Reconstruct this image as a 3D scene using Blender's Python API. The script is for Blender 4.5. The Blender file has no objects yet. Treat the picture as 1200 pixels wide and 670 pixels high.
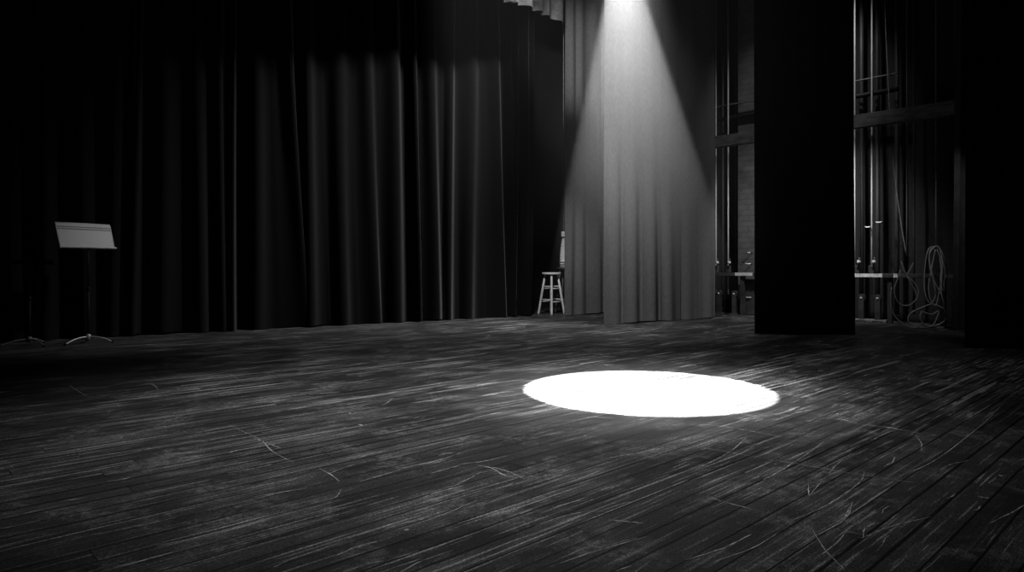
import bpy, bmesh, math, random
from mathutils import Vector, Matrix
random.seed(7)
C = bpy.context.scene.collection
F, CX, HY, H = 790.0, 600.0, 312.0, 0.70          # focal length (px), principal column, horizon row, eye height
DEG = math.pi/180

def floor_pt(px, py):
    d = F*H/(py-HY)
    return Vector(((px-CX)/F*d, d, 0))
def at(px, py, d):
    return Vector(((px-CX)/F*d, d, H-(py-HY)/F*d))

# ------------------------------------------------------------------ materials
def nodes_of(m):
    m.use_nodes = True
    return m.node_tree.nodes, m.node_tree.links
def mat(name, col, rough=.6, metal=0., noise=0., scale=20., spec=.5, sheen=0., bump=0., stretch=(1, 1, 1)):
    m = bpy.data.materials.new(name); n, l = nodes_of(m)
    b = n['Principled BSDF']
    b.inputs['Base Color'].default_value = (col, col, col, 1)
    b.inputs['Roughness'].default_value = rough
    b.inputs['Metallic'].default_value = metal
    b.inputs['Specular IOR Level'].default_value = spec
    if sheen:
        b.inputs['Sheen Weight'].default_value = sheen
        b.inputs['Sheen Roughness'].default_value = .35
    if noise or bump:
        tc = n.new('ShaderNodeTexCoord'); mp = n.new('ShaderNodeMapping'); nz = n.new('ShaderNodeTexNoise')
        mp.inputs['Scale'].default_value = stretch
        nz.inputs['Scale'].default_value = scale; nz.inputs['Detail'].default_value = 5
        l.new(tc.outputs['Object'], mp.inputs[0]); l.new(mp.outputs[0], nz.inputs['Vector'])
        if noise:
            r = n.new('ShaderNodeMapRange')
            r.inputs['From Min'].default_value = .3; r.inputs['From Max'].default_value = .7
            r.inputs['To Min'].default_value = col*(1-noise); r.inputs['To Max'].default_value = col*(1+noise)
            l.new(nz.outputs['Fac'], r.inputs['Value']); l.new(r.outputs[0], b.inputs['Base Color'])
        if bump:
            bp = n.new('ShaderNodeBump'); bp.inputs['Strength'].default_value = bump; bp.inputs['Distance'].default_value = .01
            l.new(nz.outputs['Fac'], bp.inputs['Height']); l.new(bp.outputs[0], b.inputs['Normal'])
    return m
M = {}
M['velvet'] = mat('black_velvet', .006, .95, noise=.12, scale=60, spec=.02, sheen=.30)
M['dark_cloth'] = mat('black_duvetyne', .003, 1., noise=.2, scale=9, spec=0.)
M['leg_cloth'] = mat('charcoal_duvetyne', .035, 1., noise=.25, scale=9, spec=0.)
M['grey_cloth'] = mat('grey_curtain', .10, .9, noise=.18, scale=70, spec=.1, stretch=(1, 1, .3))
M['border_cloth'] = mat('pale_border_cloth', .10, .9, noise=.4, scale=9, spec=.1)
M['desk'] = mat('grey_enamel', .52, .5, noise=.12, scale=160)
M['groove'] = mat('dark_groove', .2, .6)
M['black_metal'] = mat('black_metal', .012, .7, noise=.2, spec=.2)
M['satin_metal'] = mat('satin_metal', .55, .4, .3, noise=.15, scale=30)
M['pale_wood'] = mat('pale_wood', .62, .5, noise=.25, scale=14, stretch=(6, 6, 1))
M['dark_wood'] = mat('dark_wood', .05, .55, noise=.4, scale=10)
M['beam_wood'] = mat('beam_wood', .085, .7, noise=.55, scale=7, stretch=(1, 1, 4))
M['rope'] = mat('pale_rope', .55, .8, noise=.25, scale=60, stretch=(1, 1, 6))
M['dim_rope'] = mat('grey_rope', .2, .8, noise=.35, scale=30)
M['pipe'] = mat('dull_steel_pipe', .032, .55, noise=.5, scale=5)
M['black_pipe'] = mat('black_pipe', .012, .6, noise=.3)
M['rail'] = mat('dark_rail', .04, .6, noise=.4, scale=12)
M['strip'] = mat('white_tape', .75, .6, noise=.25, scale=30)
M['plaster'] = mat('stage_wall_black', .003, .9, noise=.4, scale=3)
M['dull_metal'] = mat('dull_metal', .16, .5, noise=.2)
M['tape'] = mat('worn_white_tape', .72, .6, noise=.3, scale=40)
M['canvas'] = mat('canvas', .62, .85, noise=.3, scale=40)
M['band'] = mat('dark_webbing', .07, .8, noise=.2)
M['cable'] = mat('grey_cable', .42, .55, noise=.2)

def brick_mat(name, base):
    m = bpy.data.materials.new(name); n, l = nodes_of(m); b = n['Principled BSDF']
    tc = n.new('ShaderNodeTexCoord'); br = n.new('ShaderNodeTexBrick')
    br.inputs['Color1'].default_value = (base, base, base, 1); br.inputs['Color2'].default_value = (base*.8, base*.8, base*.8, 1)
    br.inputs['Mortar'].default_value = (base*.72, base*.72, base*.72, 1)
    br.inputs['Scale'].default_value = 1; br.inputs['Mortar Size'].default_value = .008
    br.inputs['Brick Width'].default_value = .22; br.inputs['Row Height'].default_value = .08
    sp = n.new('ShaderNodeSeparateXYZ'); cb = n.new('ShaderNodeCombineXYZ')
    l.new(tc.outputs['Object'], sp.inputs[0]); l.new(sp.outputs['X'], cb.inputs['X']); l.new(sp.outputs['Z'], cb.inputs['Y'])
    l.new(cb.outputs[0], br.inputs['Vector'])
    nz = n.new('ShaderNodeTexNoise'); nz.inputs['Scale'].default_value = 6; nz.inputs['Detail'].default_value = 6
    l.new(tc.outputs['Object'], nz.inputs['Vector'])
    mx = n.new('ShaderNodeMixRGB'); mx.blend_type = 'MULTIPLY'; mx.inputs['Fac'].default_value = .8
    l.new(br.outputs['Color'], mx.inputs['Color1']); l.new(nz.outputs['Fac'], mx.inputs['Color2'])
    l.new(mx.outputs[0], b.inputs['Base Color'])
    bp = n.new('ShaderNodeBump'); bp.inputs['Strength'].default_value = .6; bp.inputs['Distance'].default_value = .01
    l.new(br.outputs['Fac'], bp.inputs['Height']); bp.invert = True; l.new(bp.outputs[0], b.inputs['Normal'])
    b.inputs['Roughness'].default_value = .85
    return m
M['brick'] = brick_mat('dark_painted_brick', .014)
M['brick_pier'] = brick_mat('worn_brick', .16)

PLANK = 46.5*DEG
def floor_mat():
    m = bpy.data.materials.new('worn_stage_planks'); n, l = nodes_of(m); b = n['Principled BSDF']
    def math_(op, a, b_=None, c=None):
        k = n.new('ShaderNodeMath'); k.operation = op
        for i, v in enumerate((a, b_, c)):
            if v is None: continue
            if isinstance(v, (int, float)): k.inputs[i].default_value = v
            else: l.new(v, k.inputs[i])
        return k.outputs[0]
    def comb(x, y, z=0.):
        k = n.new('ShaderNodeCombineXYZ')
        for i, v in enumerate((x, y, z)):
            if isinstance(v, (int, float)): k.inputs[i].default_value = v
            else: l.new(v, k.inputs[i])
        return k.outputs[0]
    def noise(vec, detail=4, rough=.55, scale=1.):
        k = n.new('ShaderNodeTexNoise'); k.inputs['Scale'].default_value = scale
        k.inputs['Detail'].default_value = detail; k.inputs['Roughness'].default_value = rough
        l.new(vec, k.inputs['Vector']); return k.outputs['Fac']
    def ramp(v, a, b_, lo=0., hi=1.):
        k = n.new('ShaderNodeMapRange'); k.interpolation_type = 'SMOOTHSTEP'
        k.inputs['From Min'].default_value = a; k.inputs['From Max'].default_value = b_
        k.inputs['To Min'].default_value = lo; k.inputs['To Max'].default_value = hi
        l.new(v, k.inputs['Value']); return k.outputs[0]
    tc = n.new('ShaderNodeTexCoord'); sp = n.new('ShaderNodeSeparateXYZ'); l.new(tc.outputs['Object'], sp.inputs[0])
    X, Y = sp.outputs['X'], sp.outputs['Y']
    s, c = math.sin(PLANK), math.cos(PLANK)
    u = math_('ADD', math_('MULTIPLY', X, s), math_('MULTIPLY', Y, c))
    v = math_('SUBTRACT', math_('MULTIPLY', X, c), math_('MULTIPLY', Y, s))
    pv = math_('DIVIDE', v, .08)
    idx = math_('FLOOR', pv); fr = math_('FRACT', pv)
    wn = n.new('ShaderNodeTexWhiteNoise'); wn.noise_dimensions = '1D'; l.new(idx, wn.inputs['W'])
    rnd = wn.outputs['Value']
    # seams: a dark gap between boards, wider every so often, and board ends
    edge = math_('MINIMUM', fr, math_('SUBTRACT', 1., fr))
    gapw = math_('MULTIPLY_ADD', math_('POWER', rnd, 3.), .06, .03)
    seam = math_('LESS_THAN', edge, gapw)
    pu = math_('ADD', math_('DIVIDE', u, 2.1), math_('MULTIPLY', rnd, 7.3))
    fu = math_('FRACT', pu); eu = math_('MINIMUM', fu, math_('SUBTRACT', 1., fu))
    seam = math_('MAXIMUM', seam, math_('LESS_THAN', eu, .0006))
    bid = math_('ADD', idx, math_('MULTIPLY', math_('FLOOR', pu), 13.7))
    wn2 = n.new('ShaderNodeTexWhiteNoise'); wn2.noise_dimensions = '1D'; l.new(bid, wn2.inputs['W'])
    board = wn2.outputs['Value']
    # worn streaks along the boards
    st = noise(comb(math_('MULTIPLY', u, 1.9), math_('MULTIPLY', v, 75.), math_('MULTIPLY', board, 5.)), 5, .6)
    st2 = noise(comb(math_('MULTIPLY', u, 3.2), math_('MULTIPLY', v, 170.), 3.), 4, .6)
    patch = noise(comb(math_('MULTIPLY', u, .55), math_('MULTIPLY', v, 1.3), 8.), 5, .6)
    patch2 = noise(comb(math_('MULTIPLY', u, 2.2), math_('MULTIPLY', v, 4.5), 1.), 5, .65)
    fine = noise(comb(math_('MULTIPLY', u, 90.), math_('MULTIPLY', v, 220.), 2.), 3, .7)
    streak = math_('MULTIPLY', ramp(st, .55, .66), ramp(patch, .40, .62))
    streak2 = math_('MULTIPLY', ramp(st2, .585, .64), ramp(patch2, .46, .64))
    st3 = noise(comb(math_('MULTIPLY', u, .9), math_('MULTIPLY', v, 24.), math_('MULTIPLY', board, 3.)), 4, .55)
    st4 = noise(comb(math_('MULTIPLY', u, 3.), math_('MULTIPLY', v, 30.), 11.), 3, .55)
    streak3 = math_('ADD', math_('MULTIPLY', ramp(st3, .585, .64), ramp(patch, .40, .56)), math_('MULTIPLY', ramp(st4, .62, .67), ramp(patch2, .40, .56)))
    wear = math_('ADD', math_('ADD', math_('MULTIPLY', streak, .20), math_('MULTIPLY', streak2, .22)), math_('MULTIPLY', math_('MULTIPLY', streak3, ramp(Y, 2.3, 3.5)), .19))
    cloud = math_('MULTIPLY', math_('MULTIPLY', ramp(patch2, .45, .72), ramp(patch, .38, .66)), .065)
    base = math_('MULTIPLY_ADD', board, .016, .015)
    dust = noise(tc.outputs['Object'], 6, .62, 3.4)
    dust2 = noise(tc.outputs['Object'], 4, .7, 26.)
    smudge = math_('MULTIPLY', math_('MULTIPLY', ramp(dust, .47, .68), ramp(dust2, .38, .66)), .085)
    col = math_('ADD', math_('ADD', math_('ADD', base, wear), cloud), smudge)
    grit = noise(tc.outputs['Object'], 2, .7, 190.)
    col = math_('MULTIPLY', math_('MULTIPLY', col, ramp(fine, .3, .7, .4, 1.6)), ramp(grit, .3, .7, .4, 1.6))
    # specks of paint
    vo = n.new('ShaderNodeTexVoronoi'); vo.inputs['Scale'].default_value = 7.; l.new(tc.outputs['Object'], vo.inputs['Vector'])
    dot = math_('MULTIPLY', math_('LESS_THAN', vo.outputs['Distance'], .045), ramp(patch2, .5, .56))
    col = math_('ADD', col, math_('MULTIPLY', dot, .25))
    col = math_('MULTIPLY', col, math_('MULTIPLY_ADD', seam, -.95, 1.))
    cc = n.new('ShaderNodeCombineColor')
    for i in range(3): l.new(col, cc.inputs[i])
    l.new(cc.outputs[0], b.inputs['Base Color'])
    l.new(ramp(patch2, .3, .7, .42, .62), b.inputs['Roughness'])
    b.inputs['Specular IOR Level'].default_value = .28
    bp = n.new('ShaderNodeBump'); bp.inputs['Strength'].default_value = .35; bp.inputs['Distance'].default_value = .004
    l.new(math_('SUBTRACT', math_('MULTIPLY', st, .5), math_('MULTIPLY', seam, 1.)), bp.inputs['Height'])
    l.new(bp.outputs[0], b.inputs['Normal'])
    return m
M['floor'] = floor_mat()
M['scuff'] = mat('pale_scuffed_wood', .30, .7, noise=.9, scale=45)

# ------------------------------------------------------------------ mesh helpers
def box(bm, c, s, rot=0., mi=0, bevel=0.):
    """box centred at c, size s, turned by rot about z"""
    mx = Matrix.Translation(Vector(c)) @ Matrix.Rotation(rot, 4, 'Z') @ Matrix.Diagonal((*s, 1))
    r = bmesh.ops.create_cube(bm, size=1, matrix=mx)
    fs = {f for v in r['verts'] for f in v.link_faces}
    if bevel:
        es = list({e for v in r['verts'] for e in v.link_edges})
        rr = bmesh.ops.bevel(bm, geom=es, offset=bevel, segments=2, affect='EDGES', profile=.5)
        fs = set(rr['faces']) | {f for f in fs if f.is_valid}
    for f in fs: f.material_index = mi
def tube(bm, pts, rad, seg=8, mi=0, cap=True):
    pts = [Vector(p) for p in pts]
    rads = rad if isinstance(rad, (list, tuple)) else [rad]*len(pts)
    rings = []; prev = None
    for i, p in enumerate(pts):
        t = (pts[min(i+1, len(pts)-1)]-pts[max(i-1, 0)]).normalized()
        if prev is None:
            a = t.orthogonal().normalized()
        else:
            a = (prev - t*prev.dot(t))
            a = a.normalized() if a.length > 1e-6 else t.orthogonal().normalized()
        prev = a; b = t.cross(a)
        rings.append([bm.verts.new(p+(a*math.cos(k*2*math.pi/seg)+b*math.sin(k*2*math.pi/seg))*rads[i]) for k in range(seg)])
    for r0, r1 in zip(rings, rings[1:]):
        for k in range(seg):
            f = bm.faces.new((r0[k], r0[(k+1) % seg], r1[(k+1) % seg], r1[k])); f.smooth = True; f.material_index = mi
    if cap:
        bm.faces.new(rings[0][::-1]).material_index = mi; bm.faces.new(rings[-1]).material_index = mi
def lathe(bm, prof, c=(0, 0, 0), seg=24, mi=0, sx=1., sy=1.):
    c = Vector(c); rings = []
    for r, z in prof:
        rings.append([bm.verts.new(c+Vector((r*sx*math.cos(k*2*math.pi/seg), r*sy*math.sin(k*2*math.pi/seg), z))) for k in range(seg)])
    for r0, r1 in zip(rings, rings[1:]):
        for k in range(seg):
            f = bm.faces.new((r0[k], r0[(k+1) % seg], r1[(k+1) % seg], r1[k])); f.smooth = True; f.material_index = mi
    bm.faces.new(rings[0][::-1]).material_index = mi; bm.faces.new(rings[-1]).material_index = mi
def smooth_path(pts, n=8):
    pts = [Vector(p) for p in pts]; out = []
    P = [pts[0]*2-pts[1]] + pts + [pts[-1]*2-pts[-2]]
    for i in range(1, len(P)-2):
        a, b, c, d = P[i-1:i+3]
        for k in range(n):
            t = k/n
            out.append(.5*((2*b)+(c-a)*t+(2*a-5*b+4*c-d)*t*t+(3*b-a-3*c+d)*t**3))
    out.append(pts[-1]); return out
def obj(name, bm, mats, parent=None, loc=None, rotz=0.):
    bmesh.ops.recalc_face_normals(bm, faces=bm.faces)
    me = bpy.data.meshes.new(name); bm.to_mesh(me); bm.free()
    for m in (mats if isinstance(mats, (list, tuple)) else [mats]): me.materials.append(M[m])
    o = bpy.data.objects.new(name, me); C.objects.link(o)
    if parent: o.parent = parent
    if loc is not None: o.location = loc
    o.rotation_euler.z = rotz
    return o
def tag(o, label, cat, group=None, kind=None):
    o['label'] = label; o['category'] = cat
    if group: o['group'] = group
    if kind: o['kind'] = kind
    return o
def thing(name, label, cat, loc=(0, 0, 0), rotz=0., group=None):
    o = bpy.data.objects.new(name, None); C.objects.link(o); o.empty_display_size = .1
    o.location = loc; o.rotation_euler.z = rotz
    return tag(o, label, cat, group)
def struct(name, bm, mats, loc=None, rotz=0.):
    o = obj(name, bm, mats, None, loc, rotz); o['kind'] = 'structure'; return o
B = bmesh.new

# ------------------------------------------------------------------ the setting
# floor slab with pale scratches cut into its surface
bm = B()
box(bm, (0, 5, -.1), (26, 22, .2))
def scratch(pts, w, n=6):
    P = smooth_path(pts, n) if len(pts) > 2 else [Vector(pts[0]).lerp(Vector(pts[1]), k/6) for k in range(7)]
    L, R = [], []
    for i, p in enumerate(P):
        t = (P[min(i+1, len(P)-1)]-P[max(i-1, 0)]).normalized(); q = Vector((-t.y, t.x, 0))
        ww = w*random.uniform(.35, 1.1)*(.3+.7*math.sin(math.pi*min(1, max(0, (i+.4)/(len(P)-.2)))))
        j = random.uniform(-.3, .3)*w
        L.append(bm.verts.new((p+q*(ww/2+j))+Vector((0, 0, .0006)))); R.append(bm.verts.new((p-q*(ww/2-j))+Vector((0, 0, .0006))))
    for i in range(len(P)-1):
        bm.faces.new((L[i], R[i], R[i+1], L[i+1])).material_index = 1
traced = [
 ([(268, 498), (303, 514), (320, 529), (344, 542)], 1.2), ([(294, 512), (329, 525)], 1.2), ([(374, 549), (386, 555), (398, 564)], 1.5),
 ([(400, 573), (395, 581), (385, 586)], 1.3), ([(268, 531), (276, 528), (286, 526)], 1.5), ([(78, 449), (90, 457), (102, 464)], .8),
 ([(169, 449), (180, 451), (186, 457)], 1.), ([(255, 436), (268, 438), (281, 445)], .8), ([(340, 463), (372, 461), (398, 459)], 1.8),
 ([(960, 490), (984, 491), (1008, 497)], 1.6), ([(1008, 497), (1042, 501), (1077, 508)], 3.), ([(1077, 508), (1090, 510), (1103, 509)], 1.),
 ([(1073, 510), (1079, 518), (1080, 529)], 1.6), ([(800, 521), (850, 529), (900, 538)], .9), ([(900, 538), (950, 546), (999, 555)], 1.5),
 ([(999, 555), (1040, 561), (1077, 566)], .8), ([(895, 562), (912, 553), (930, 542)], 3.), ([(930, 542), (950, 529), (967, 516)], 1.2),
 ([(930, 609), (960, 596), (986, 581), (1008, 564), (1013, 552)], 1.3), ([(832, 583), (860, 591), (891, 599)], 1.6),
 ([(947, 566), (948, 581)], 1.2), ([(948, 581), (956, 572), (962, 565)], 1.2), ([(952, 620), (967, 644), (990, 668)], 1.5),
 ([(1042, 562), (1094, 540), (1151, 497), (1177, 471)], .9), ([(1146, 581), (1152, 583), (1159, 583)], 3.),
 ([(530, 570), (547, 562), (564, 553)], 1.6), ([(577, 547), (597, 553), (616, 562)], 1.8), ([(420, 497), (425, 499)], 3.5),
 ([(560, 545), (575, 548), (590, 556), (606, 560)], 2.5), ([(660, 497), (690, 489), (720, 490)], 1.2), ([(906, 493), (936, 483), (952, 480)], 1.6),
 ([(655, 428), (668, 427)], 2.2), ([(704, 428), (722, 427)], 2.), ([(150, 394), (158, 392)], 1.5), ([(330, 395), (345, 395)], 1.2),
 ([(1020, 420), (1032, 416)], 2.), ([(1056, 417), (1068, 415)], 1.8), ([(500, 443), (560, 437), (605, 432)], 2.2), ([(520, 455), (570, 449), (612, 445)], 2.),
 ([(700, 600), (730, 590), (742, 588)], 1.), ([(450, 620), (480, 611), (505, 606)], 1.2), ([(840, 498), (880, 505), (915, 512)], 1.2)]
for pts, wpx in traced:
    P = [floor_pt(*p) for p in pts]
    scratch(P, max(.0035, wpx*P[0].y/F*.9))
for i in range(150):
    px, py = random.uniform(-60, 1260), 372+310*random.random()**1.6
    p = floor_pt(px, py)
    if p.y > 7.5: continue
    a = PLANK + random.gauss(0, .12) if random.random() < .85 else random.uniform(0, math.pi)
    ln = random.uniform(.04, .32)*(1 if random.random() < .8 else 1.8)
    d = Vector((math.sin(a), math.cos(a), 0)); q = Vector((d.y, -d.x, 0))
    scratch([p-d*ln/2, p+q*ln*random.uniform(-.08, .08), p+d*ln/2], random.uniform(.002, .005), 4)
struct('floor', bm, ['floor', 'scuff'])

# fly line along the side wall: everything there is measured along this line
RP, RD = Vector((3.03, 10.05, 0)), Vector((.693, -.721, 0)).normalized()
RN = Vector((-RD.y, RD.x, 0)) * -1
if RN.y > 0: RN = -RN                                # towards the room
RA = math.atan2(RD.y, RD.x)
def rail_pt(px, off=0.):
    """point of the fly line (moved off metres into the room) seen in column px"""
    o = RP+RN*off; k = (px-CX)/F
    t = (k*o.y-o.x)/(RD.x-k*RD.y)
    return o+RD*t
def zrow(py, d): return H-(py-HY)/F*d

bm = B(); box(bm, (0, 0, 3.5), (8.6, .2, 7.4)); 
wc = RP+RD*1.6-RN*.55
struct('wall_right', bm, 'brick', (wc.x, wc.y, 0), RA)
corner = RP-RD*2.7-RN*.55
CA = Vector((.825, .565, 0)).normalized()            # the line the curtains run along
bc = corner-CA*6.2
bm = B(); box(bm, (0, 0, 3.5), (13, .2, 7.4))
struct('wall_back', bm, 'plaster', (bc.x, bc.y, 0), math.atan2(CA.y, CA.x))
bm = B(); pp = rail_pt(884, -.32); box(bm, (0, 0, 2.55), (.34, .36, 5.1), bevel=.01)
o = struct('trim_pier', bm, 'brick_pier', (pp.x, pp.y, 0), RA)

# ------------------------------------------------------------------ curtains
def curtain(name, label, p0, p1, z0, z1, m, lam=.3, amp=.07, seed=1, cat='curtain', group=None, sharp=1., drift=.05, top_amp=.75, hem=.01, sag=0., flare=0., lean=0.):
    rr = random.Random(seed)
    p0, p1 = Vector((*p0, 0)), Vector((*p1, 0)); L = (p1-p0).length
    d = (p1-p0)/L; nrm = Vector((d.y, -d.x, 0))
    # irregular pleats
    edges, s = [0.], 0.
    while s < L: s += lam*rr.uniform(.4, 1.7); edges.append(s)
    amps = [rr.uniform(.45, 1.15) for _ in edges]; dr = [rr.gauss(0, drift) for _ in edges]; ph = [rr.uniform(0, 6.28) for _ in edges]
    nx = max(24, int(L/lam*22)); nz = 30
    bm = B(); grid = []
    for j in range(nz+1):
        tz = j/nz; z = z0+(z1-z0)*tz; row = []; low = 1-tz
        for i in range(nx+1):
            s = L*i/nx
            q = 0
            while q < len(edges)-2 and edges[q+1] <= s: q += 1
            lo, hi = edges[q], edges[q+1]; f = (s-lo)/(hi-lo)
            w = .5-.5*math.cos(2*math.pi*f)
            w = w**sharp
            A = amp*(amps[q]*(1-f)+amps[min(q+1, len(amps)-1)]*f)
            off = A*(w-.5)*(top_amp+(1-top_amp)*low) + .012*math.sin(s*5.1+3*tz+seed) + .006*math.sin(s*31+ph[q]+5*tz)*low
            sl = dr[q]*math.sin(math.pi*f)*low**1.6 + .015*math.sin(3.3*tz+ph[q])*math.sin(math.pi*f)
            sl -= flare*low*(1-i/nx)
            sl += lean*(low**1.4)*(.35+.65*math.sin(s*.9+1.)**2)*min(1, (L-s)/.8)
            zz = z+(hem*math.sin(s*4.3+seed)+sag*math.sin(s*1.7))*low**6
            p = p0+d*(s+sl)+nrm*off
            row.append(bm.verts.new((p.x, p.y, max(zz, .004))))
        grid.append(row)
    for j in range(nz):
        for i in range(nx):
            bm.faces.new((grid[j][i], grid[j][i+1], grid[j+1][i+1], grid[j+1][i])).smooth = True
    for e in bm.edges:
        if len(e.link_faces) == 1: e.smooth = False
    o = obj(name, bm, m)
    so = o.modifiers.new('cloth thickness', 'SOLIDIFY'); so.thickness = .006
    return tag(o, label, cat, group)

curtain('stage_curtain', 'wide black velvet curtain in deep folds filling the left of the stage', (-8.2, 3.85), (.33, 9.58), .01, 5.6, 'velvet', .235, .165, 3, sharp=1.3, drift=.07, lean=.12)
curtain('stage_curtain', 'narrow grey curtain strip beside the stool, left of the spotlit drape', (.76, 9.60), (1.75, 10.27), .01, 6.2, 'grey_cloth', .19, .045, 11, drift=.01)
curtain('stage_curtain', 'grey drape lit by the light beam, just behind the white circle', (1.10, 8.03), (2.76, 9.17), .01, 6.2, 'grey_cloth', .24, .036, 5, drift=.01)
curtain('stage_curtain', 'flat jet black leg curtain standing between the two openings on the right', (2.465, 6.86), (3.475, 6.86), .005, 6.2, 'dark_cloth', .3, .03, 8, drift=.0)
curtain('stage_curtain', 'slim dark grey drape edge at the right of the coiled cables', (4.93, 7.40), (5.5, 7.6), .01, 6.2, 'leg_cloth', .14, .05, 21, flare=.12)
curtain('stage_curtain', 'jet black leg curtain at the far right edge of the stage', (3.885, 5.77), (6.4, 5.2), .005, 6.2, 'dark_cloth', .3, .04, 31, drift=.0)
VD = Vector((math.sin(47*DEG), math.cos(47*DEG), 0)); v1 = Vector((.715, 9.28, 0)); v0 = v1-VD*3.6
curtain('border_curtain', 'pale pleated border hanging at the top above the black velvet curtain', (v0.x, v0.y), (v1.x, v1.y), 4.06, 6.2, 'border_cloth', .19, .10, 14, cat='valance', sharp=.7, drift=.01, hem=.03)

# ------------------------------------------------------------------ music stands
def music_stand(name, label, loc, yaw, z_hub, z_desk, tilt, m_desk, m_leg, w, h, ang0, hub_off=.0):
    t = thing(name, label, 'music stand', loc)
    bm = B(); tube(bm, [(0, 0, z_hub-.02), (0, 0, z_desk*.58)], .0105, 12); obj('lower_pole', bm, 'black_metal', t)
    bm = B(); tube(bm, [(0, 0, z_desk*.56), (0, 0, z_desk-.008)], .0075, 12); obj('upper_pole', bm, 'black_metal', t)
    bm = B(); lathe(bm, [(.013, z_desk*.55), (.015, z_desk*.56), (.015, z_desk*.585), (.012, z_desk*.60)], seg=14); obj('collar', bm, 'black_metal', t)
    bm = B(); lathe(bm, [(.012, z_hub-.028), (.02, z_hub-.02), (.02, z_hub+.014), (.013, z_hub+.024)], seg=16); obj('hub', bm, m_leg, t)
    for k in range(3):
        a = ang0+k*2*math.pi/3; d = Vector((math.cos(a), math.sin(a), 0))
        bm = B()
        tube(bm, smooth_path([d*.012+Vector((0, 0, z_hub)), d*.09+Vector((0, 0, z_hub-.006)), d*.16+Vector((0, 0, z_hub-.027)), d*.205+Vector((0, 0, .008))], 6), .0075, 10)
        lg = obj('leg', bm, m_leg, t)
        bm = B(); lathe(bm, [(.008, 0), (.0105, .003), (.0105, .014), (.007, .018)], d*.207, 12); obj('rubber_foot', bm, 'black_metal', lg)
    # the desk: a sheet with rolled rim, two grooves near its top and a ledge along its foot
    R = Matrix.Rotation(yaw, 4, 'Z') @ Matrix.Rotation(-tilt, 4, 'X')
    T = Matrix.Translation((0, 0, z_desk)) @ R
    bm = B(); box(bm, (0, 0, h/2), (w, .006, h), bevel=.002)
    tube(bm, [(-w/2, 0, 0), (-w/2, 0, h)], .005, 8); tube(bm, [(w/2, 0, 0), (w/2, 0, h-.012)], .005, 8); tube(bm, [(-w/2, 0, h), (w/2, 0, h)], .005, 8)
    bmesh.ops.transform(bm, matrix=T, verts=bm.verts); dk = obj('desk', bm, m_desk, t)
    for zz in (h*.845, h*.76):
        bm = B(); box(bm, (0, -.0045, zz), (w*.985, .003, h*.032)); bmesh.ops.transform(bm, matrix=T, verts=bm.verts)
        obj('groove', bm, 'groove' if m_desk == 'desk' else 'black_metal', dk)
    bm = B(); box(bm, (0, -.016, -.002), (w, .032, .005), bevel=.0015); box(bm, (0, -.032, .002), (w, .004, .011))
    bmesh.ops.transform(bm, matrix=T, verts=bm.verts); obj('ledge', bm, m_desk, t)
    bm = B(); box(bm, (0, .022, .03), (.05, .035, .05), bevel=.006); bmesh.ops.transform(bm, matrix=T, verts=bm.verts); obj('tilt_bracket', bm, 'black_metal', t)
    return t
music_stand('music_stand', 'metal music stand with pale grey desk in front of the black curtain', (-3.87, 6.16, 0), 64*DEG, .058, .862, 18.5*DEG, 'desk', 'satin_metal', .495, .243, math.atan2(-.19, -.087))
music_stand('music_stand', 'dark music stand at the left edge, only its low legs catching light', (-4.265, 5.96, 0), 32*DEG, .055, .722, 90*DEG, 'dark_cloth', 'dull_metal', .34, .2, math.atan2(-.12, -.17))

# ------------------------------------------------------------------ stool and what stands behind it
def stool(name, label, loc, rot, hs, rs, spread, m_seat, m_leg, rungs, lr=.0165):
    t = thing(name, label, 'stool', loc, rot)
    bm = B(); lathe(bm, [(rs-.012, hs-.032), (rs, hs-.026), (rs, hs-.008), (rs-.010, hs)], seg=36); obj('seat', bm, m_seat, t)
    def foot(k, z):
        a = k*math.pi/2; r = spread-(spread-rs*.66)*z/(hs-.03)
        return Vector((r*math.cos(a), r*math.sin(a), z))
    for k in range(4):
        bm = B(); tube(bm, [foot(k, 0), foot(k, .02), foot(k, hs*.5), foot(k, hs-.03)], [lr*.8, lr, lr*1.05, lr*.85], 14); obj('leg', bm, m_leg, t)
    for k in range(4):
        for zz in rungs:
            z = zz+(.018 if k % 2 else -.012)
            bm = B(); a, b = foot(k, z), foot((k+1) % 4, z); tube(bm, [a, a.lerp(b, .5), b], [lr*.5, lr*.62, lr*.5], 10); obj('rung', bm, m_leg, t)
    return t
stool('stool', 'pale wooden stool with round seat standing in the curtain gap', (.575, 9.84, 0), math.radians(-92), .612, .139, .19, 'pale_wood', 'pale_wood', (.20, .39))
sl = Vector((.80, 10.13, 0))
stool('stool', 'tall dark-topped stool half hidden behind the grey curtain edge', sl, .3, .69, .12, .16, 'dark_wood', 'dark_wood', (.22,), .014)
t = thing('sandbag', 'pale canvas sandbag on a rope above the dark-topped stool', 'sandbag', (sl.x-.02, sl.y, .69))
bm = B(); lathe(bm, [(.052, 0), (.062, .006), (.064, .05), (.062, .13), (.058, .2), (.05, .29), (.041, .36), (.032, .41), (.026, .43)], seg=24); bag = obj('bag', bm, 'canvas', t)
for z in (.035, .07):
    bm = B(); lathe(bm, [(.0645, z-.008), (.0665, z-.005), (.0665, z+.006), (.0642, z+.009)], seg=24); obj('webbing', bm, 'band', bag)
bm = B(); lathe(bm, [(.024, .425), (.031, .432), (.031, .445), (.022, .455)], seg=16); obj('neck_tie', bm, 'band', t)
bm = B(); box(bm, (-.012, -.03, .495), (.058, .022, .078), bevel=.006); obj('tag', bm, 'strip', t)
bm = B(); tube(bm, [(-.005, 0, .44), (-.006, 0, .6), (-.006, .0, 2.0), (-.006, 0, 5.3)], .005, 8); obj('rope', bm, 'dim_rope', t)

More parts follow.
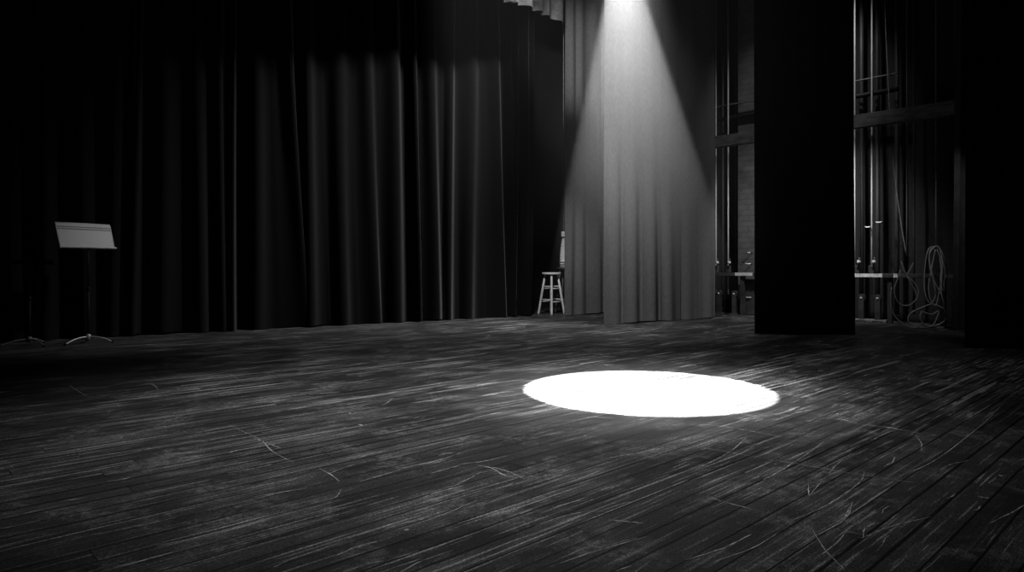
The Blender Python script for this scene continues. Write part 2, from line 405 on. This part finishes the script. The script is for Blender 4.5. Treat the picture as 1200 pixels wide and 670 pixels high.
# ------------------------------------------------------------------ fly system on the right
G_R, G_P = 'fly ropes along the side wall', 'steel pipes along the side wall'
def rope(px, lab, r=.0085, m='rope', off=0., y1=-40, y0=345, grp=G_R, name='fly_rope'):
    p = rail_pt(px, off); d = p.y
    zb, zt = max(.02, zrow(y0, d)), max(5.0, zrow(y1, d))
    bm = B(); tube(bm, [(0, 0, zb), (0, 0, 1.5), (0, 0, 3), (0, 0, zt)], r, 10)
    o = obj(name, bm, m, None, (p.x, p.y, 0))
    return tag(o, lab, 'rope' if 'rope' in name else 'pipe', grp)
rope(839, 'bright vertical rope right beside the edge of the spotlit grey drape', .0105, off=-.03)
rope(853.3, 'bright vertical rope, second one right of the spotlit grey drape', .0105, off=-.03)
rope(1001.6, 'bright vertical rope touching the right edge of the jet black leg curtain', .0085, off=-.03)
rope(1021.6, 'bright vertical rope, second one right of the jet black leg curtain', .0085, off=-.03)
rope(1062.6, 'thin dim rope rising left of the coiled cable bundle', .006, 'dim_rope', 0, -40, 300)
rope(1119.6, 'thin dim rope close to the slim dark drape on the right', .006, 'dim_rope', 0, -40, 348)
rope(1096.6, 'thin dim rope leading straight down to the coiled cable bundle', .006, 'dim_rope', .1, -40, 286)
rope(847, 'dim steel pipe between the two bright ropes near the spotlit drape', .018, 'pipe', -.25, -40, 360, G_P, 'wall_pipe')
rope(862.5, 'thin dull pipe just left of the worn brick pier', .014, 'pipe', -.22, -40, 362, G_P, 'wall_pipe')
rope(868, 'black pipe against the left side of the worn brick pier', .03, 'black_pipe', -.2, -40, 362, G_P, 'wall_pipe')
rope(1009.5, 'dull thick pipe between the two bright ropes right of the black leg', .028, 'pipe', -.25, -40, 368, G_P, 'wall_pipe')
rope(1028.5, 'dull thick pipe just right of the second bright rope', .028, 'pipe', -.25, -40, 368, G_P, 'wall_pipe')
rope(1051, 'dull thick pipe halfway between the black leg and the coiled cables', .028, 'pipe', -.28, -40, 368, G_P, 'wall_pipe')
rope(1071, 'thin dark pipe left of the coiled cable bundle, behind the beam', .014, 'pipe', -.25, -40, 368, G_P, 'wall_pipe')
def slant(pxs, lab, r, m, off):
    P = [rail_pt(x, off) for x, _ in pxs]; pts = [Vector((p.x, p.y, zrow(y, p.y))) for p, (_, y) in zip(P, pxs)]
    bm = B(); tube(bm, smooth_path(pts, 6), r, 8); return tag(obj('fly_rope', bm, m), lab, 'rope', G_R)
slant([(1035, -60), (1039, 60), (1046, 180), (1055, 255), (1062, 298)], 'dim slanting rope drifting right on its way down behind the beam', .006, 'dim_rope', .02)

def along(px0, px1, z0, z1, off, th, name, m, lab, cat, bevel=.006, grp=None):
    a, b = rail_pt(px0, off), rail_pt(px1, off); c = (a+b)/2; L = (b-a).length
    bm = B(); box(bm, (0, 0, (z1-z0)/2), (L, th, z1-z0), bevel=bevel)
    return tag(obj(name, bm, m, None, (c.x, c.y, z0), RA), lab, cat, grp)
along(822, 1150, 2.437, 2.602, .13, .09, 'timber_beam', 'beam_wood', 'thick timber beam crossing the ropes high on the right', 'beam')
def hpipe(px0, px1, z, off, r, m, lab):
    a, b = rail_pt(px0, off), rail_pt(px1, off)
    bm = B(); tube(bm, [(a.x, a.y, z), ((a.x+b.x)/2, (a.y+b.y)/2, z-.012), (b.x, b.y, z)], r, 10)
    return tag(obj('wall_pipe', bm, m), lab, 'pipe')
hpipe(822, 1052, 3.085, -.05, .011, 'dim_rope', 'thin pale horizontal conduit above the timber beam')
hpipe(822, 1052, 2.90, -.1, .03, 'black_pipe', 'black horizontal pipe between the thin conduit and the timber beam')
t = thing('locking_rail', 'low dark locking rail with white tape on its lit stretches, behind the black leg', 'rail', rail_pt(838, .05), RA)
Lr = (rail_pt(1150, .05)-rail_pt(822, .05)).length; x0 = -(rail_pt(838, .05)-rail_pt(822, .05)).length
bm = B(); box(bm, (x0+Lr/2, 0, .585), (Lr, .12, .05), bevel=.006); obj('rail_bar', bm, 'rail', t)
def lx(px): return (rail_pt(px, .12)-rail_pt(838, .12)).dot(RD)
for i, (a, b, m) in enumerate(((842, 862, 'rail'), (864, 884.5, 'canvas'), (1001, 1014, 'tape'), (1014.2, 1023, 'strip'), (1023.2, 1038, 'tape'), (1051, 1055.5, 'tape'), (1112, 1125, 'strip'))):
    bm = B(); box(bm, ((lx(a)+lx(b))/2, -.0635, .588), (lx(b)-lx(a), .005, .044)); obj('lit_tape_strip', bm, m, t)  # pale tape only on the rail's lit stretches; its shaded stretch stays dark
for px in (870.5, 1000, 1045, 1108):
    bm = B(); box(bm, (lx(px), .01, .28), (.05, .06, .56)); obj('post', bm, 'pipe', t)
# rope locks on the rail and pulleys near the floor
G_L, G_U = 'rope locks on the locking rail', 'floor pulleys under the locking rail'
for px, w in ((839.5, 'left of the two beside the spotlit grey drape'), (853.5, 'right of the two beside the spotlit grey drape'), (1004, 'hard against the jet black leg curtain'), (1021.5, 'second from the jet black leg curtain')):
    p = rail_pt(px, .05)
    t = thing('rope_lock', 'small rope lock on the locking rail, '+w, 'rope lock', (p.x, p.y, .612), RA, G_L)
    bm = B(); box(bm, (0, 0, .05), (.07, .05, .10), bevel=.01); obj('lock_body', bm, 'rail', t)
    bm = B(); tube(bm, [(.02, -.03, .06), (.05, -.06, .13), (.055, -.065, .20)], [.009, .009, .013], 10); obj('lock_handle', bm, 'pipe', t)
    bm = B(); lathe(bm, [(.010, .105), (.024, .112), (.024, .137), (.010, .145)], (.045, -.06, .02), 12); obj('lock_ring', bm, 'canvas', t)
for px, w in ((843, 'left one below the spotlit drape edge'), (861, 'right one below the spotlit drape edge'), (1010, 'nearer to the black leg curtain'), (1029, 'farther from the black leg curtain')):
    p = rail_pt(px, .02)
    t = thing('floor_pulley', 'small floor pulley under the locking rail, '+w, 'pulley', (p.x, p.y, 0), RA, G_U)
    bm = B()
    for s in (-1, 1): box(bm, (0, s*.025, .17), (.06, .006, .34))
    box(bm, (0, 0, .01), (.12, .09, .02)); obj('pulley_bracket', bm, 'rail', t)
    bm = B(); lathe(bm, [(.045, -.015), (.05, -.012), (.036, -.003), (.036, .003), (.05, .012), (.045, .015)], seg=20)
    bmesh.ops.transform(bm, matrix=Matrix.Translation((0, 0, .30)) @ Matrix.Rotation(math.pi/2, 4, 'X'), verts=bm.verts); obj('wheel', bm, 'pipe', t)
    bm = B(); lathe(bm, [(.006, -.04), (.014, -.036), (.014, .036), (.006, .04)], seg=12)
    bmesh.ops.transform(bm, matrix=Matrix.Translation((0, 0, .30)) @ Matrix.Rotation(math.pi/2, 4, 'X'), verts=bm.verts); obj('axle', bm, 'canvas', t)
along(1002.5, 1040, 0, .035, .0, .10, 'floor_batten', 'dim_rope', 'grey batten lying on the floor right of the jet black leg', 'batten')
# dark equipment box right of the rail post, with two pale handles
p = rail_pt(879, -.085)
t = thing('equipment_box', 'dark equipment box under the rail beside the jet black leg', 'box', (p.x, p.y, 0), RA)
bm = B(); box(bm, (0, 0, .26), (.17, .10, .52), bevel=.012); obj('box_body', bm, 'rail', t)
for z in (.255,):
    bm = B(); tube(bm, [(-.04, -.05, z), (-.04, -.075, z), (.04, -.075, z), (.04, -.05, z)], .007, 8); obj('handle', bm, 'strip', t)
for px, py, w, lab in ((876.5, 309, 7, 'small pale cleat on the worn brick pier above the locking rail'), (877.5, 296, 3, 'tiny pale hook on the worn brick pier, above the pale cleat'), (1017, 266, 6, 'small pale hook beside the second bright rope, above the taped rail'), (1030, 260.5, 7, 'small pale clip on the dull pipe above the taped rail')):
    q = rail_pt(px, .08 if px > 900 else -.02); z = zrow(py, q.y); L = w*q.y/F
    t = thing('wall_cleat', lab, 'cleat', (q.x, q.y, z), RA)
    bm = B(); tube(bm, [(-L/2, 0, .008), (-L/4, -.004, 0), (L/4, -.004, 0), (L/2, 0, .008)], [.006, .009, .009, .006], 8); obj('horn', bm, 'strip', t)
    bm = B(); tube(bm, [(0, 0, 0), (0, .16, 0)], .006, 8); obj('stem', bm, 'pipe', t)

# ------------------------------------------------------------------ cables hanging and lying at the wall
def cable(name, loops, lab, cat, r=.0055, m='cable', d0=7.82):
    t = None; bm = B()
    for off, pts in loops:
        tube(bm, smooth_path([at(x, y, d0-off) if isinstance(y, (int, float)) else y for x, y in pts], 7), r, 7)
    lo = min(v.co.z for v in bm.verts)
    o = obj(name, bm, m); return tag(o, lab, cat)
cable('cable_coil', [
 (.00, [(1096, 288), (1088, 292), (1084, 310), (1083, 335), (1086, 350), (1091, 355), (1096, 345), (1093, 325), (1089, 305), (1090, 293), (1096, 289)]),
 (.03, [(1096, 288), (1101, 291), (1104, 310), (1103, 335), (1104, 350), (1108, 366), (1113, 372), (1121, 377)]),
 (.05, [(1095, 289), (1089, 298), (1090, 315), (1096, 332), (1103, 345), (1108, 362)]),
 (.02, [(1097, 288), (1104, 296), (1109, 315), (1109, 330), (1105, 340), (1102, 328), (1103, 308), (1098, 292)]),
 (.04, [(1103, 300), (1107, 318), (1106, 335), (1110, 342), (1116, 352), (1120, 353)]),
 (.01, [(1096, 292), (1092, 312), (1088, 335), (1090, 350), (1096, 358), (1100, 345), (1103, 322), (1101, 302)])],
 'cable coil hung up in long drooping loops at the right wall', 'cable', d0=7.75)
cable('hanging_cable', [
 (.00, [(1056, 306), (1059, 318), (1065, 325), (1072, 332), (1076, 340), (1074, 350), (1066, 357), (1056, 357), (1050, 350), (1048, 338), (1052, 326), (1055, 316)]),
 (.03, [(1057, 308), (1062, 322), (1071, 338), (1074, 346)]), (.02, [(1070, 308), (1066, 316), (1062, 322)])],
 'single round loop of cable hanging left of the big coil', 'cable', d0=7.75)
def floor_cable(name, rows, lab, r=.006):
    bm = B()
    for pts in rows:
        tube(bm, smooth_path([(Vector(p) if len(p) == 3 else floor_pt(*p)+Vector((0, 0, r))) for p in pts], 8), r, 7)
    return tag(obj(name, bm, 'cable'), lab, 'cable')
dd = 7.72
bm_ = [(1045, 337), (1043, 350), (1046, 366), (1054, 376)]
floor_cable('floor_cable', [[tuple(at(x, y, dd)) for x, y in bm_]+[(1066, 383.5), (1090, 384), (1110, 384), (1121, 383)]], 'long cable drooping from the wall and running along the floor')
floor_cable('floor_cable', [[tuple(at(x, y, 7.72-.01*i)) for i, (x, y) in enumerate([(1091, 356), (1078, 361), (1067, 367), (1064, 375), (1070, 381), (1084, 382.5), (1100, 380), (1109, 372), (1106, 362), (1096, 357), (1091, 356)])],
   [tuple(at(x, y, 7.66)) for x, y in [(1080, 364), (1078, 372), (1083, 380), (1092, 382), (1097, 374), (1100, 364), (1092, 368), (1080, 365)]]], 'loosely piled ring of cable resting on the floor below the coil')

# ------------------------------------------------------------------ haze in the beam
m = bpy.data.materials.new('stage_haze'); n, l = nodes_of(m); n.remove(n['Principled BSDF'])
vs = n.new('ShaderNodeVolumeScatter'); vs.inputs['Anisotropy'].default_value = .1
tc = n.new('ShaderNodeTexCoord'); sp = n.new('ShaderNodeSeparateXYZ'); l.new(tc.outputs['Object'], sp.inputs[0])
mr = n.new('ShaderNodeMapRange'); mr.interpolation_type = 'SMOOTHSTEP'
mr.inputs['From Min'].default_value = .5; mr.inputs['From Max'].default_value = 2.0
mr.inputs['To Min'].default_value = .0001; mr.inputs['To Max'].default_value = .0084
l.new(sp.outputs['Z'], mr.inputs['Value']); l.new(mr.outputs[0], vs.inputs['Density'])
l.new(vs.outputs[0], n['Material Output'].inputs['Volume'])
M['haze'] = m
bm = B(); box(bm, (.72, 3.8, 1.92), (2.2, 2.0, 2.8))
o = obj('haze', bm, 'haze'); tag(o, 'thin stage haze glowing in the cone of the light beam', 'haze', kind='stuff')

# ------------------------------------------------------------------ lights
def spot(name, loc, target, power, size, blend, radius):
    li = bpy.data.lights.new(name, 'SPOT'); li.energy = power; li.spot_size = size*DEG; li.spot_blend = blend; li.shadow_soft_size = radius
    o = bpy.data.objects.new(name, li); C.objects.link(o); o.location = loc
    o.rotation_euler = (Vector(target)-Vector(loc)).to_track_quat('-Z', 'Y').to_euler(); return o
SC = Vector((.755, 3.83, 0))
lamp = Vector((.612, 3.80, 2.643))
spot('beam_spot', lamp, SC, 14000, 2*math.degrees(math.atan(.70/2.645)), .04, .015)
spot('soft_flood', (-.3, 3.0, 5.2), (-.15, 3.6, 0), 1200, 57, 1., .5)          # soft pool round the circle
spot('side_key', (2.0, 7.2, 6.5), (-.75, 8.6, 2.2), 1900, 66, 1., .25)       # curtain, border, stands
spot('drape_wash', (-.15, 4.3, 5.2), (1.1, 8.15, 0), 1300, 40, .9, .15)        # lower part of the grey drapes, stool
spot('wing_fill', (3.5, 7.85, 2.2), (3.95, 9.1, 1.2), 130, 108, .9, .08)       # unseen fill added to brighten the ropes and side wall

spot('wing_top_fill', (3.7, 7.8, 4.8), (3.95, 9.35, 2.6), 130, 72, .9, .08)  # second added fill, lifts the upper part of the ropes
spot('corner_fill', (.2, 6.0, 3.6), (.88, 9.62, 3.7), 560, 29, 1., .1)  # added fill for the narrow grey strip and the border's right end
spot('gap_fill', (.2, 6.0, 3.6), (.76, 10.0, .9), 300, 17, 1., .1)  # small fill added so the sandbag in the gap shows
spot('cable_fill', (4.55, 6.5, 2.4), (4.78, 7.75, .55), 26, 70, 1., .06)  # fill added behind the right leg to bring out the cables
spot('right_fill', (2.6, 3.2, 5.2), (2.0, 5.5, 0), 170, 50, 1., .4)  # weak fill added over the dark floor before the right curtains
spot('beam_halo', lamp, SC, 900, 54, 1., .05)  # wider second spot added for the glow round the circle

w = bpy.data.worlds.new('World'); bpy.context.scene.world = w; w.use_nodes = True
w.node_tree.nodes['Background'].inputs[0].default_value = (1, 1, 1, 1); w.node_tree.nodes['Background'].inputs[1].default_value = .002

# ------------------------------------------------------------------ camera and view
cam = bpy.data.cameras.new('camera'); co = bpy.data.objects.new('camera', cam); C.objects.link(co)
cam.sensor_width = 36; cam.lens = F/1200*36; cam.shift_y = -(335-HY)/1200; cam.clip_start = .05; cam.clip_end = 100
co.location = (0, 0, H); co.rotation_euler = (math.pi/2, 0, 0)
sc = bpy.context.scene; sc.camera = co
sc.view_settings.view_transform = 'Standard'; sc.view_settings.look = 'None'
sc.view_settings.exposure = 0; sc.view_settings.gamma = 1; sc.view_settings.use_curve_mapping = False
sc.cycles.use_denoising = True
sc.cycles.volume_step_rate = .5
